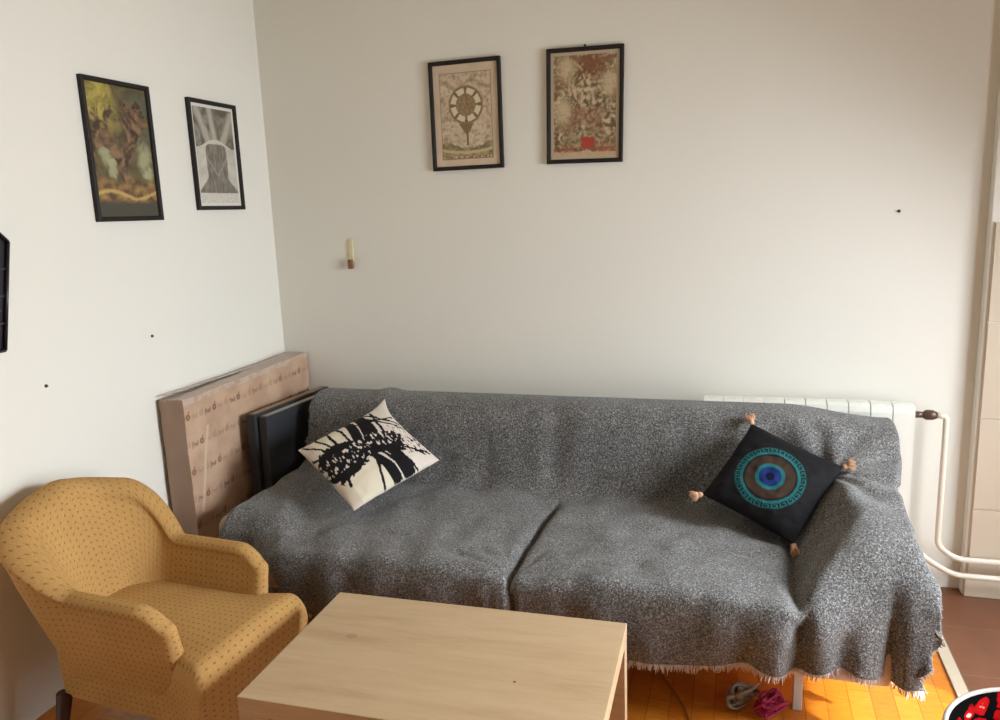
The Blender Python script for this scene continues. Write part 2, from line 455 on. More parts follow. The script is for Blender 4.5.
picture('black-framed dark green and brown painting of a gnarled tree, on left wall nearer the viewer', art_tree, .332, .508, (.001, -.953, 1.882), PI / 2)
picture('black-framed grey engraving of a broad tree trunk, on left wall near the corner', art_trunk, .322, .462, (.001, -.402, 1.896), PI / 2)
picture('black-framed sepia print of a wheel on a stem, on back wall', art_wheel, .334, .470, (1.042, -.001, 2.037), 0)
picture('black-framed crowded brown print with a red patch, on back wall', art_red, .328, .472, (1.576, -.001, 2.038), 0, .022, nail=True)

# ------------------------------------------------------------------ radiator and pipes
rad = empty('radiator', (2.085, -.11, .16), 'cream-white sectional radiator on back wall behind right end of sofa', 'radiator')
ZT = .807 - .16
for k in range(10):
    bm = bmesh.new(); x0 = k * .08
    # front fin: plate with rounded, sloping head
    pr = [(-.03, .0), (-.03, ZT - .03), (-.022, ZT - .008), (-.005, ZT), (.05, ZT), (.062, ZT - .015), (.062, ZT - .045), (-.018, ZT - .045), (-.018, .0)]
    a = [bm.verts.new((x0 + .0015, y, z)) for y, z in pr]; b = [bm.verts.new((x0 + .0785, y, z)) for y, z in pr]
    bm.faces.new(a); bm.faces.new(b[::-1])
    n_ = len(pr)
    for i in range(n_): bm.faces.new((a[i], b[i], b[(i + 1) % n_], a[(i + 1) % n_]))
    bbox(bm, x0 + .037, x0 + .043, -.02, .06, .03, ZT - .04)
    bbox(bm, x0 + .008, x0 + .072, .056, .062, .02, ZT - .06, bev=.002)
    tube(bm, [(x0 + .04, .02, .03), (x0 + .04, .02, ZT - .03)], .014, 10)
    tube(bm, [(x0 + .0, .02, .05), (x0 + .08, .02, .05)], .018, 10)
    tube(bm, [(x0 + .0, .02, ZT - .07), (x0 + .08, .02, ZT - .07)], .018, 10)
    bbox(bm, x0 + .018, x0 + .05, -.0, .012, ZT - .001, ZT + .0025)
    from_bm('section', bm, RADW, rad)
bm = bmesh.new(); tube(bm, [(.80, .02, ZT - .045), (.835, .02, ZT - .045)], [.014, .012], 12); tube(bm, [(.835, .02, ZT - .045), (.845, .02, ZT - .045), (.87, .02, ZT - .045), (.885, .02, ZT - .045)], [.013, .02, .02, .013], 12)
from_bm('valve', bm, BRASS, rad, True, label='dark brass valve')
for xx in (.1, .68):
    for zz in (.1, ZT - .1):
        bm = bmesh.new(); bbox(bm, xx, xx + .02, .062, .1095, zz, zz + .04, bev=.002); from_bm('bracket', bm, LEGM, rad)
def pipe(name, pts, r, label, fr=.04):
    bm = bmesh.new(); tube(bm, fillet(pts, fr), r, 14); o = from_bm(name, bm, PIPEW, None, True)
    return tag(o, label, 'pipe')
pipe('heating_pipe', [(2.968, -.09, .762), (3.003, -.09, .757), (3.003, -.09, .222), (3.05, -.10, .185), (3.09, -.10, .172), (XR - .01, -.10, .172)], .0115, 'cream-painted upright heating pipe bending from the radiator valve down and along the tiled pillar', .035)
pipe('heating_pipe', [(2.895, -.09, .205), (2.93, -.09, .19), (2.975, -.10, .155), (3.06, -.12, .112), (XR - .01, -.12, .11)], .0115, 'lower cream-painted heating pipe leaving the radiator foot and running along the skirting')

# ------------------------------------------------------------------ coffee table
tyaw = .0227
tb = empty('coffee_table', (1.0357, -1.3956, 0), 'pale oak rectangular coffee table in front of the sofa', 'table', tyaw)
TW, TD, TH, LG = .90, .55, .45, .05
bm = bmesh.new(); bbox(bm, 0, TW, -TD, 0, TH - .05, TH, bev=.0015, seg=2)
from_bm('tabletop', bm, OAK, tb)
for x, y in ((0, 0), (TW - LG, 0), (0, -TD + LG), (TW - LG, -TD + LG)):
    bm = bmesh.new(); bbox(bm, x + .0006, x + LG - .0006, y - LG + .0006, y - .0006, 0, TH - .05, bev=.0012)
    from_bm('leg', bm, OAK, tb)
bm = bmesh.new(); bmesh.ops.create_cone(bm, cap_ends=True, segments=16, radius1=.0035, radius2=.0035, depth=.0006)
o = from_bm('burn_mark', bm, DARKH, tb, label='small dark mark'); o.location = (.66, -.34, TH + .0003)
n = NT('brown_knot'); n.set(s2l((158, 130, 98)), .55)
bm = bmesh.new(); bmesh.ops.create_circle(bm, cap_ends=True, segments=20, radius=.012)
for v in bm.verts: v.co.x *= 1.5
o = from_bm('knot', bm, n.m, tb, label='brown knot in the wood'); o.location = (.155, -.232, TH + .0005); 

# ------------------------------------------------------------------ sofa body
SX0, SX1 = .28, 2.70
sofa = empty('sofa', (SX0, -.6, 0), 'beige fabric sofa hidden under the grey throw, its left arm end showing', 'sofa')
def sbox(name, x0, x1, y0, y1, z0, z1, bev, mat=BEIGE, seg=5, lean=0):
    bm = bmesh.new(); bbox(bm, x0 - SX0, x1 - SX0, y0 + .6, y1 + .6, z0, z1, bev=bev, seg=seg)
    if lean:
        for v in bm.verts: v.co.y -= lean * (z1 - v.co.z)
    return from_bm(name, bm, mat, sofa, True)
sbox('base', .34, 2.69, -1.045, -.2, .145, .27, .02, plain('pale_pink_lining', s2l((206, 184, 174)), .85, .05))
sbox('armrest', .284, .50, -1.03, -.46, .13, .485, .05)
# right arm follows the slope of the throw
bm = bmesh.new(); bbox(bm, 2.54 - SX0, 2.70 - SX0, -1.02 + .6, -.46 + .6, .13, .565, bev=.07, seg=6)
for v in bm.verts:
    if v.co.z > .4: v.co.z += .07 * sm(-.42, .14, v.co.y) 
from_bm('armrest', bm, BEIGE, sofa, True)
sbox('backrest', .42, 2.69, -.378, -.19, .27, .775, .06)
sbox('seat_cushion', .53, 1.515, -1.15, -.43, .275, .415, .045)
sbox('seat_cushion', 1.545, 2.40, -1.15, -.43, .275, .415, .045)
for x, y in ((2.425, -.985), (.62, -.985), (2.425, -.24), (.62, -.24)):
    bm = bmesh.new(); bbox(bm, x - .014 - SX0, x + .014 - SX0, y - .014 + .6, y + .014 + .6, 0, .146, bev=.002)
    from_bm('leg', bm, LEGM, sofa)

# ------------------------------------------------------------------ throw
thr = empty('throw_blanket', (1.5, -.6, .45), 'large grey heathered wool throw with pale fringe, spread over the whole sofa', 'blanket')
T0 = Vector((1.5, -.6, .45))
PS = [(-.172, .62), (-.178, .74), (-.20, .802), (-.27, .822), (-.36, .805), (-.405, .74), (-.425, .62), (-.445, .51), (-.50, .455), (-.65, .445), (-.85, .445), (-1.06, .444), (-1.165, .437), (-1.19, .405), (-1.188, .345), (-1.172, .27), (-1.155, .205)]
PL = [(-.172, .62), (-.178, .74), (-.20, .802), (-.27, .822), (-.36, .80), (-.402, .73), (-.42, .62), (-.44, .545), (-.50, .515), (-.62, .512), (-.76, .51), (-.90, .508), (-1.00, .495), (-1.06, .45), (-1.075, .37), (-1.075, .28), (-1.07, .20)]
PR = [(-.172, .62), (-.178, .73), (-.20, .785), (-.27, .80), (-.36, .785), (-.42, .73), (-.48, .685), (-.54, .66), (-.60, .645), (-.70, .63), (-.80, .615), (-.90, .60), (-.99, .57), (-1.06, .50), (-1.085, .40), (-1.085, .29), (-1.08, .185)]
NJ = len(PS) - 1
def cr(P, t):
    i = min(int(t), NJ - 1); f = t - i
    p = [P[max(i - 1, 0)], P[i], P[i + 1], P[min(i + 2, NJ)]]
    return tuple(.5 * (2 * p[1][k] + (p[2][k] - p[0][k]) * f + (2 * p[0][k] - 5 * p[1][k] + 4 * p[2][k] - p[3][k]) * f * f + (3 * p[1][k] - p[0][k] - 3 * p[2][k] + p[3][k]) * f ** 3) for k in (0, 1))
def throw_pt(x, t):
    s = cr(PS, t); l = cr(PL, t); r = cr(PR, t)
    wl = 1 - sm(.50, .68, x + .02 * math.sin(t * 2)); wr = sm(2.38, 2.60, x + .015 * math.sin(t * 1.7))
    y = s[0] + (l[0] - s[0]) * wl + (r[0] - s[0]) * wr
    z = s[1] + (l[1] - s[1]) * wl + (r[1] - s[1]) * wr
    dx = 0.0
    seat = sm(7.3, 8.6, t) * (1 - wl) * (1 - wr)
    lip = sm(7.3, 8.6, t) * (1 - sm(14.5, 16, t))
    # seams between the cushions
    g = math.exp(-((x - 1.53 - .01 * math.sin(t)) / .014) ** 2)
    z -= .04 * g * sm(8, 9, t) * (1 - sm(12.4, 13.4, t)); y += .035 * g * sm(12, 13.2, t)
    g2 = math.exp(-((x - 2.41) / .028) ** 2)
    z -= .03 * g2 * lip; y += .06 * g2 * sm(12, 13.5, t)
    # cushion crown
    if seat > 0:
        c = (x - 1.05) / .5 if x < 1.53 else (x - 1.97) / .43
        z += seat * (1 - sm(12, 14, t)) * .022 * max(0, 1 - abs(c) ** 3)
    # backrest cushion split, gentle
    gb = math.exp(-((x - 1.50) / .05) ** 2) * (1 - sm(6.5, 8, t)) * sm(2, 4, t)
    y += .007 * gb; z -= .008 * gb
    z += (.012 * math.exp(-((x - .70) / .045) ** 2)) * (1 - sm(3.5, 5, t))
    # fall of the right end, top line droops
    z -= .022 * sm(2.5, 2.72, x) * (1 - sm(4, 7, t))
    # hanging folds
    h = sm(12.6, 16, t)
    fold = math.sin(x * 17 + 1.3 * math.sin(x * 5)) * .6 + math.sin(x * 39 + 2 * nz(x * 3, 4)) * .35
    y -= h * (.026 * fold) * (.6 - .38 * sm(2.4, 2.5, x))
    dx += h * .012 * math.sin(x * 23 + 1)
    # big pleats on the front of the right arm
    h2 = h * sm(2.36, 2.44, x)
    y -= h2 * (.012 * math.exp(-((x - 2.48) / .03) ** 2) - .060 * math.exp(-((x - 2.675) / .022) ** 2) + .015 * math.exp(-((x - 2.60) / .04) ** 2))
    # gap pleat on the left arm front
    h3 = h * math.exp(-((x - .50) / .035) ** 2)
    y += .05 * h3; z += .02 * h3
    # wrinkles: long soft diagonal folds and finer rumples
    wseat = sm(5.5, 8, t) * (1 - .3 * sm(13, 15, t))
    q = nz(x * 3.2 + y * 5.0, x * 9 - y * 4, .3)
    q2 = nz(x * 8 - y * 10, x * 5 + y * 9, 2.7)
    n0 = .0035 * math.sin(x * 34 + y * 14 + 3 * nz(x * 2, y * 2)) * sm(9, 11, t) * (1 - sm(1.2, 1.45, x)) * sm(.3, .6, x)
    q3 = nz(x * 19, y * 21, z * 19)
    n_ = (.011 * q + .006 * q2) * (.45 + .6 * wseat) + .0022 * q3 + n0
    # pulled folds spreading from the seam at the front edge
    d = math.hypot(x - 1.53, y + 1.16)
    a = math.atan2(y + 1.16, x - 1.53)
    n_ += .0025 * math.sin(a * 15 + 2 * nz(x * 4, y * 4)) * math.exp(-((d - .16) / .13) ** 2) * sm(8, 10, t)
    # creases fanning from the back corner under each pillow
    d = math.hypot(x - 2.55, y + .55); a = math.atan2(y + .55, x - 2.55)
    n_ += .010 * math.sin(a * 9 + 1) * math.exp(-((d - .16) / .12) ** 2)
    # spread noise between z on the flat and y on the upright
    up = 1 - sm(12.6, 13.8, t); bk = 1 - sm(6.6, 8.2, t)
    flat = up * (1 - bk)
    z += n_ * flat + .4 * n_ * (1 - flat) * 0
    if bk > 0 and t > 3.6: y -= n_ * 1.2 * bk * sm(3.6, 4.6, t)
    y -= n_ * 1.3 * (1 - up)
    # hem irregularity
    z += h * sm(15, 16, t) * .014 * nz(x * 4, 9.1)
    z += sm(13.5, 16, t) * (.03 * math.exp(-((x - 2.28) / .12) ** 2) + .035 * math.exp(-((x - 2.52) / .08) ** 2) - .02 * math.exp(-((x - 2.7) / .04) ** 2))
    dx_ = 0
    x += .035 * (1 - sm(5.5, 8.5, t)) * sm(2.5, 2.735, x)
    x += .02 * (1 - sm(5.5, 8, t)) * (1 - sm(.356, .6, x))
    return Vector((x + dx, y, max(z, .02)))
NX, NT_ = 420, 170
xa, xb = .356, 2.735
grid = []
nl, nr = 4, 22
for i in range(NX + 1):
    x = xa + (xb - xa) * i / NX
    grid.append([throw_pt(x, NJ * j / NT_) for j in range(NT_ + 1)])
# rounded fall over the outer sides
def side(col, sgn, n_, dropf, outf):
    out = []
    base = col
    for k in range(1, n_ + 1):
        s = k / n_; row = []
        for j, p in enumerate(base):
            t = NJ * j / NT_
            D = dropf(t); O = outf(t)
            ang = min(1.0, s * D / .035 + 1e-6)
            ox = O * math.sin(min(s * 2.2, 1) * PI / 2) + .010 * s * math.sin(t * 6) * sm(9, 13, t) + (O * .8 if D > .15 else 0) * s * s
            pz = p.z - D * (s ** 1.4)
            row.append(Vector((p.x + sgn * ox, p.y + .012 * s * math.sin(t * 4 + sgn), pz)))
        out.append(row)
    return out
dropL = lambda t: .02 + .03 * sm(5, 8, t)
dropR = lambda t: .03 + .05 * sm(11, 13, t) - .07 * sm(13.5, 16, t)
lcols = side(grid[0], -1, nl, dropL, lambda t: .016)
rcols = side(grid[-1], 1, nr, dropR, lambda t: .010 + .045 * sm(11.5, 13.2, t) * (1 - sm(13.6, 15.5, t)))
grid = lcols[::-1] + grid + rcols
vs = [tuple(p - T0) for c in grid for p in c]; W = NT_ + 1
fs = [(i * W + j, i * W + j + 1, (i + 1) * W + j + 1, (i + 1) * W + j) for i in range(len(grid) - 1) for j in range(NT_)]
me = bpy.data.meshes.new('cloth'); me.from_pydata(vs, [], fs); me.update()
for p in me.polygons: p.use_smooth = True
cl = link('cloth', me, THROW, thr)
md = cl.modifiers.new('thick', 'SOLIDIFY'); md.thickness = .006; md.offset = 1
# fringe
bm = bmesh.new(); R = random.Random(5)
def strand(p, d, L, r=.0016):
    side_ = Vector((R.uniform(-1, 1), R.uniform(-1, 1), R.uniform(-.3, .3))) * .35
    p = p - T0
    pts = [p - d * .006, p + d * L * .35 + side_ * L * .2, p + d * L * .7 + side_ * L * .6, p + (d + side_).normalized() * L]
    tube(bm, pts, [r, r * 1.1, r, r * .4], 4, False)
for i in range(0, len(grid) - 1):
    a, b = grid[i][-1], grid[i + 1][-1]
    k = 3 if a.x > 1.75 else 1
    for q in range(k):
        t = R.random(); p = a.lerp(b, t); cl_ = .65 + .5 * abs(math.sin(p.x * 160))
        strand(p, Vector((0, R.uniform(-.25, .1), -1)).normalized(), R.uniform(.014, .032) * cl_, .0017)
from_bm('fringe', bm, FRINGE, thr, True, label='off-white fringe along the front hem')
bm = bmesh.new()
rc = grid[-1]
for j in range(60, NT_):
    for q in range(3):
        p = rc[j].lerp(rc[j + 1], R.random())
        fr = sm(100, 118, j)
        strand(p, Vector((.9 * fr + .1, R.uniform(-.5, .3), -.6)).normalized(), R.uniform(.004, .009) + R.uniform(0, .010) * fr, .0015)
from_bm('side_fringe', bm, plain('grey_fringe_yarn', s2l((168, 160, 155)), .95, .2, 60), thr, True)
bm = bmesh.new(); lc = grid[0]
for j in range(60, NT_):
    for q in range(4):
        p = lc[j].lerp(lc[j + 1], R.random())
        strand(p, Vector((-.6, R.uniform(-.4, .4), R.uniform(-.7, .1))).normalized(), R.uniform(.008, .022), .0014)
from_bm('side_fringe', bm, FRINGE, thr, True, label='pale fringe along the left edge')

# ------------------------------------------------------------------ pillows
def pillow(name, label, side, asp, T, c, u, v, art, mat, N=120, corner=.0):
    e = empty(name, c, label, 'pillow')
    u = Vector(u).normalized(); v = Vector(v); v = (v - u * v.dot(u)).normalized(); n_ = u.cross(v)
    e.rotation_euler = Matrix((u, v, n_)).transposed().to_euler()
    vs, fs, cols = [], [], []
    for sgn in (1, -1):
        for j in range(N + 1):
            for i in range(N + 1):
                a, b = i / N, j / N; p, q = 2 * a - 1, 2 * b - 1
                prof = (max(0, 1 - abs(p) ** 2.4) * max(0, 1 - abs(q) ** 2.4)) ** .55
                pin = .035
                X = p * (1 - pin * (1 - q * q) * abs(p) ** 3); Y = q * (1 - pin * (1 - p * p) * abs(q) ** 3)
                z = sgn * T * .5 * prof + .004 * fbm(p * 2.4, q * 2.4, sgn * 3.1, 3) * (prof > 0)
                z += sgn * .004 * prof * nz(p * 5, q * 5, 6)
                if asp < 1 and sgn:
                    k = .20 * max(0, p) ** 5 * max(0, q) ** 5; X += k; Y += k * .9
                vs.append((X * side / 2, Y * side * asp / 2, z)); cols.append(art(a, b) if sgn > 0 else art(a, b, True))
    W = N + 1
    for s in (0, 1):
        o = s * W * W
        for j in range(N):
            for i in range(N):
                f = (o + j * W + i, o + j * W + i + 1, o + (j + 1) * W + i + 1, o + (j + 1) * W + i)
                fs.append(f if s == 0 else f[::-1])
    me = bpy.data.meshes.new('cover'); me.from_pydata(vs, [], fs); me.update()
    setcol(me, cols)
    bm = bmesh.new(); bm.from_mesh(me); bmesh.ops.remove_doubles(bm, verts=bm.verts, dist=1e-5); bm.to_mesh(me); bm.free()
    for p in me.polygons: p.use_smooth = True
    link('cover', me, mat, e)
    return e
WHT, BLK, CRM = s2l((214, 202, 192)), s2l((26, 24, 26)), s2l((214, 204, 182))
def art_forest(u, v, back=False):
    if back: return WHT
    w = fbm(u * 7, v * 7, 3); f = fbm(u * 20, v * 20, 8); g = fbm(u * 38, v * 16, 12, 3)
    c = WHT
    for cx, cy, rx, ry in ((.30, .16, .26, .24), (.24, .83, .17, .19)):
        if ((u - cx) / rx) ** 2 + ((v - cy) / ry) ** 2 < 1: c = CRM
    if u < .12: c = mixc(c, s2l((196, 178, 160)), .6)
    k = 0
    for uc, wd, b in ((.47, .05, .10), (.62, .05, .10), (.55, .02, .12), (.70, .018, -.05)):
        uu_ = uc + b * (abs(v - .5)) + .02 * math.sin(v * 9)
        if abs(u - uu_) < wd * (.55 + .5 * abs(math.sin(v * 5 + 1))): k = 1
    if math.hypot((u - .20), (v - .52) * 1.05) < .25 + .05 * f + .05 * w: k = 1
    if abs(v - .50 - .08 * w) < .12 + .06 * f and .2 < u < .68: k = 1
    if math.hypot((u - .70) * 1.0, (v - .44)) < .15 + .06 * f: k = 1
    if .62 < u < .98 and abs(v - .42 - .1 * w) < .24 and g > .18: k = 1
    for ax, ay, bx, by in ((.05, .98, .2, .6), (.18, .98, .24, .6), (.0, .75, .2, .55), (.62, .98, .98, .5), (.7, .98, .96, .62), (.55, .85, .95, .75), (.3, .98, .27, .6), (.0, .6, .15, .5), (.1, .7, .3, .5), (.42, 1.0, .40, .6), (.8, .95, .72, .5), (.36, .0, .5, .4), (.75, .0, .7, .4), (.95, .1, .75, .35), (.1, .2, .2, .5)):
        if seg_d(u + .02 * w, v + .02 * w, ax, ay, bx, by) < .013: k = 1
    if k and abs(v - .52) < .12 and g > .30: k = 0
    if u > .97 or v > .985: k = 0
    return BLK if k else c
FAB = m_attr('printed_cushion_fabric', .85, .25)
p1 = pillow('throw_pillow', 'cream throw pillow printed with black tree silhouettes, at left end of sofa', .415, .95, .11,
            (.797, -.685, .660), (.528, .812, .248), (-.809, .393, .436), art_forest, FAB, 150)
TEAL, BRN, BLU, NVY = s2l((34, 96, 98)), s2l((58, 45, 36)), s2l((26, 44, 96)), s2l((14, 18, 44))
BKF = s2l((26, 25, 27))
def art_eye(u, v, back=False):
    if back: return BKF
    x, y = u - .47, v - .50
    r = math.hypot(x, y); a = (math.atan2(y, x) / (2 * PI)) % 1
    if r > .345: return BKF
    if r > .335: return mixc(BKF, TEAL, .5)
    if r > .285:
        k = (a * 24) % 1; q = (r - .285) / .05
        on = False
        if q > .84 and k < .8: on = True
        if k < .17: on = True
        if .62 < k < .8 and q > .35: on = True
        if .32 < k < .8 and .33 < q < .5: on = True
        if q < .14: on = True
        return TEAL if on else BKF
    if r > .262: return TEAL
    if r > .248: return BKF
    if r > .238: return mixc(BRN, BKF, .5)
    if r > .145: return BRN
    if r > .108: return TEAL
    if r > .045: return BLU
    return NVY
U2, V2 = (.486, .634, .602), (-.873, .381, .303)
p2 = pillow('throw_pillow', 'black throw pillow with teal ring and blue eye, tasselled corners, at right end of sofa', .350, 1.0, .10,
            (2.343, -.61, .632), U2, V2, art_eye, FAB, 190)
YARN = plain('tan_tassel_yarn', s2l((196, 152, 122)), .95, .25, 90)
R = random.Random(9)
for sx, sy in ((-1, -1), (-1, 1), (1, 1), (1, -1)):
    bm = bmesh.new(); d = Vector((sx, sy, 0)).normalized()
    base = Vector((sx * .172, sy * .172, 0))
    tube(bm, [base, base + d * .006, base + d * .014, base + d * .02], [.004, .010, .010, .007], 10)
    for k in range(60):
        a = R.uniform(0, 2 * PI); o = (d.orthogonal().normalized() * math.cos(a) + d.cross(d.orthogonal().normalized()) * math.sin(a))
        L = R.uniform(.02, .034)
        pts = [base + d * .012, base + d * .018 + o * .009, base + d * (.018 + L * .5) + o * R.uniform(.008, .022), base + d * (.016 + L) + o * R.uniform(.004, .02)]
        tube(bm, pts, [.0014, .0018, .0016, .0008], 4, False)
    from_bm('tassel', bm, YARN, p2, True, label='tan yarn tassel')

# ------------------------------------------------------------------ wrapped cardboard parcel
bx = empty('cardboard_parcel', (.077, -.475, 0), 'tall flat parcel in brown printed wrapping paper, leaning in the corner on left wall', 'parcel')
BH = .938
STROKES = [  # invented-cursive strokes read from the wrapping: P r e s t + apple-like badge
    [(0, -.3), (0, .9), (.3, 1.0), (.42, .7), (.2, .45), (0, .45)],
    [(.5, 0), (.5, .55), (.56, .4), (.75, .6)],
    [(.82, .3), (1.08, .36), (1.0, .6), (.85, .5), (.84, .1), (1.1, .06)],
    [(1.4, .55), (1.22, .5), (1.4, .25), (1.2, .05)],
    [(1.58, 1.0), (1.56, .1), (1.75, .06)], [(1.42, .62), (1.78, .66)]]
STR = []
for s in STROKES:
    for a, b in zip(s, s[1:]): STR.append((a[0] * .019, a[1] * .019, b[0] * .019, b[1] * .019))
def mark(u, v):
    # u,v metres in the mark's own frame
    if u < -.015 or u > .085 or v < -.02 or v > .04: return 0
    for s in STR:
        if seg_d(u, v, *s) < .0024: return .8
    r = math.hypot(u - .058, v - .012)
    if r < .0135: return .9 if r > .004 else .3
    if seg_d(u, v, .058, .02, .066, .032) < .003: return .9
    return 0
def art_card(x, z, end=False):
    w = fbm(x * 9, z * 9, 1); f = fbm(x * 30, z * 30, 4)
    base = mixc(s2l((178, 146, 122)), s2l((194, 162, 136)), min(1, max(0, .5 + w)))
    if end: base = mixc(base, s2l((150, 126, 112)), .7)
    m = 0
    if not end:
        row = math.floor((z + .27 * x * 0) / .115)
        zz = (z / .115 - row) * .115 - .045
        xx = (x + (row % 2) * .07) % .165 - .03
        m = mark(xx, zz) * (.55 + .45 * sm(-.4, .3, nz(x * 5, z * 5, 9)))
        xx2 = (x + (row % 2) * .07 + .083) % .165 - .03
        m = max(m, .35 * mark(xx2, zz))
    c = mixc(base, s2l((104, 74, 56)), min(1, m * .85))
    if not end:
        # glossy wrinkled tape near the left edge
        if abs(x - (.07 + .25 * (z - .55)) ) < .008 and .45 < z < .80: c = mixc(c, s2l((206, 182, 156)), .7)
        if z > .915 and f > -.1: c = mixc(c, s2l((190, 180, 176)), .5)
    return c
CARD = m_attr('printed_brown_paper', .55, .2, spec=.35)
LY = .93
def warp(p):
    # soft, slightly crushed edges
    return Vector((p.x + .003 * nz(p.y * 8, p.z * 8, 1), p.y + .003 * nz(p.x * 20, p.z * 9, 2), p.z * (1 + .028 * p.y) + .004 * nz(p.y * 7, p.x * 20, 3) * (p.z > .3)))
def patch(name, fn, nu, nv, colfn):
    vs, cols, fs = [], [], []
    for j in range(nv + 1):
        for i in range(nu + 1):
            p = warp(fn(i / nu, j / nv)); vs.append(tuple(p)); cols.append(colfn(i / nu, j / nv))
    for j in range(nv):
        for i in range(nu):
            a = j * (nu + 1) + i; fs.append((a, a + 1, a + nu + 2, a + nu + 1))
    return vs, cols, fs
allv, allc, allf = [], [], []
def addp(t):
    o = len(allv); allv.extend(t[0]); allc.extend(t[1]); allf.extend(tuple(k + o for k in f) for f in t[2])
hx = .056
addp(patch('f', lambda a, b: Vector((hx, -LY / 2 + LY * a, BH * b)), 330, 330, lambda a, b: art_card(a * LY, b * BH)))
addp(patch('b', lambda a, b: Vector((-hx, -LY / 2 + LY * (1 - a), BH * b)), 20, 20, lambda a, b: art_card(a, b, True)))
addp(patch('e', lambda a, b: Vector((-hx + 2 * hx * a, -LY / 2, BH * b)), 16, 60, lambda a, b: art_card(a * .1, b * BH, True)))
addp(patch('e2', lambda a, b: Vector((hx - 2 * hx * a, LY / 2, BH * b)), 16, 20, lambda a, b: art_card(a * .1, b * BH, True)))
addp(patch('t', lambda a, b: Vector((-hx + 2 * hx * b, -LY / 2 + LY * (1 - a), BH)), 90, 12, lambda a, b: mixc(art_card(a, b * .1, True), s2l((206, 198, 192)), .5)))
addp(patch('bo', lambda a, b: Vector((-hx + 2 * hx * b, -LY / 2 + LY * a, 0)), 4, 4, lambda a, b: art_card(a, b, True)))
me = bpy.data.meshes.new('wrapping'); me.from_pydata(allv, [], allf); me.update(); setcol(me, allc)
bm = bmesh.new(); bm.from_mesh(me); bmesh.ops.remove_doubles(bm, verts=bm.verts, dist=1e-4)
bmesh.ops.recalc_face_normals(bm, faces=bm.faces); bm.to_mesh(me); bm.free()
link('wrapping', me, CARD, bx)
bm = bmesh.new()
pts = [Vector((-hx - .001, -LY / 2 + LY * k / 20, BH + .003 + .001 * nz(k, 0))) for k in range(21)]
for a, b in zip(pts, pts[1:]):
    bm.faces.new([bm.verts.new(v) for v in (a, b, b + Vector((.035, 0, .001)), a + Vector((.035, 0, .001)))])
tp = from_bm('packing_tape', bm, NT('clear_packing_tape').set(s2l((176, 160, 150)), .3), bx, label='shiny clear tape on the top edge')
md = tp.modifiers.new('t', 'SOLIDIFY'); md.thickness = .0008

# ------------------------------------------------------------------ two black panels
BP = plain('matt_black_board', s2l((48, 50, 54)), .55, .1)
BPE = plain('dark_board_edge', s2l((78, 70, 62)), .5, .15)
BRE = plain('brown_board_core', s2l((150, 122, 96)), .6, .2)
def panel(loc, rz, L, T, H, label, core):
    e = empty('black_panel', loc, label, 'panel', rz, 'black panels between parcel and sofa')
    bm = bmesh.new()
    bbox(bm, -T / 2, T / 2, 0, L, 0, H, bev=.0025)
    from_bm('board', bm, BP, e)
    bm = bmesh.new(); bbox(bm, -T / 2 + .004, T / 2 - .006, .02, L - .02, H - .001, H + .0012)
    from_bm('top_strip', bm, core, e, label='strip set into the top edge')
    bm = bmesh.new()
    for (a0, a1, b0, b1) in ((.0, .03, 0, H), (L - .03, L, 0, H), (.03, L - .03, H - .03, H), (.03, L - .03, 0, .03)):
        bbox(bm, T / 2, T / 2 + .004, a0, a1, b0, b1, bev=.001)
    from_bm('rim', bm, BP, e)
    return e
panel((.197, -.615, 0), -.07, .57, .040, .784, 'black board with brown top strip, leaning next to the parcel', BRE)
panel((.247, -.60, 0), -.075, .57, .038, .772, 'black board with grey top strip, nearer the sofa arm', plain('grey_board_core', s2l((150, 148, 144)), .4))

# ------------------------------------------------------------------ armchair
ch = empty('armchair', (.51, -1.58, 0), 'mustard armchair with small brown dots and rounded arms, against left wall', 'armchair', math.radians(-4))
def uvmesh(name, rows, uvs, mat, parent, closed=False):
    nu = len(rows); nv = len(rows[0])
    vs = [tuple(p) for r in rows for p in r]; fs = []
    for i in range(nu - 1):
        for j in range(nv - (0 if closed else 1)):
            fs.append((i * nv + j, i * nv + (j + 1) % nv, (i + 1) * nv + (j + 1) % nv, (i + 1) * nv + j))
    me = bpy.data.meshes.new(name); me.from_pydata(vs, [], fs); me.update()
    uvl = me.uv_layers.new(name='UVMap')
    k = 0
    for f in fs:
        i0 = f[0] // nv
        for q, v in enumerate(f):
            i, j = v // nv, v % nv
            uu_, vv_ = uvs[i][j]
            if closed and j == 0 and (f[0] % nv) == nv - 1: vv_ = uvs[i][nv - 1][1] + .01
            uvl.data[k].uv = (uu_, vv_); k += 1
    bm = bmesh.new(); bm.from_mesh(me); bmesh.ops.recalc_face_normals(bm, faces=bm.faces); bm.to_mesh(me); bm.free()
    for p in me.polygons: p.use_smooth = True
    return link(name, me, mat, parent)
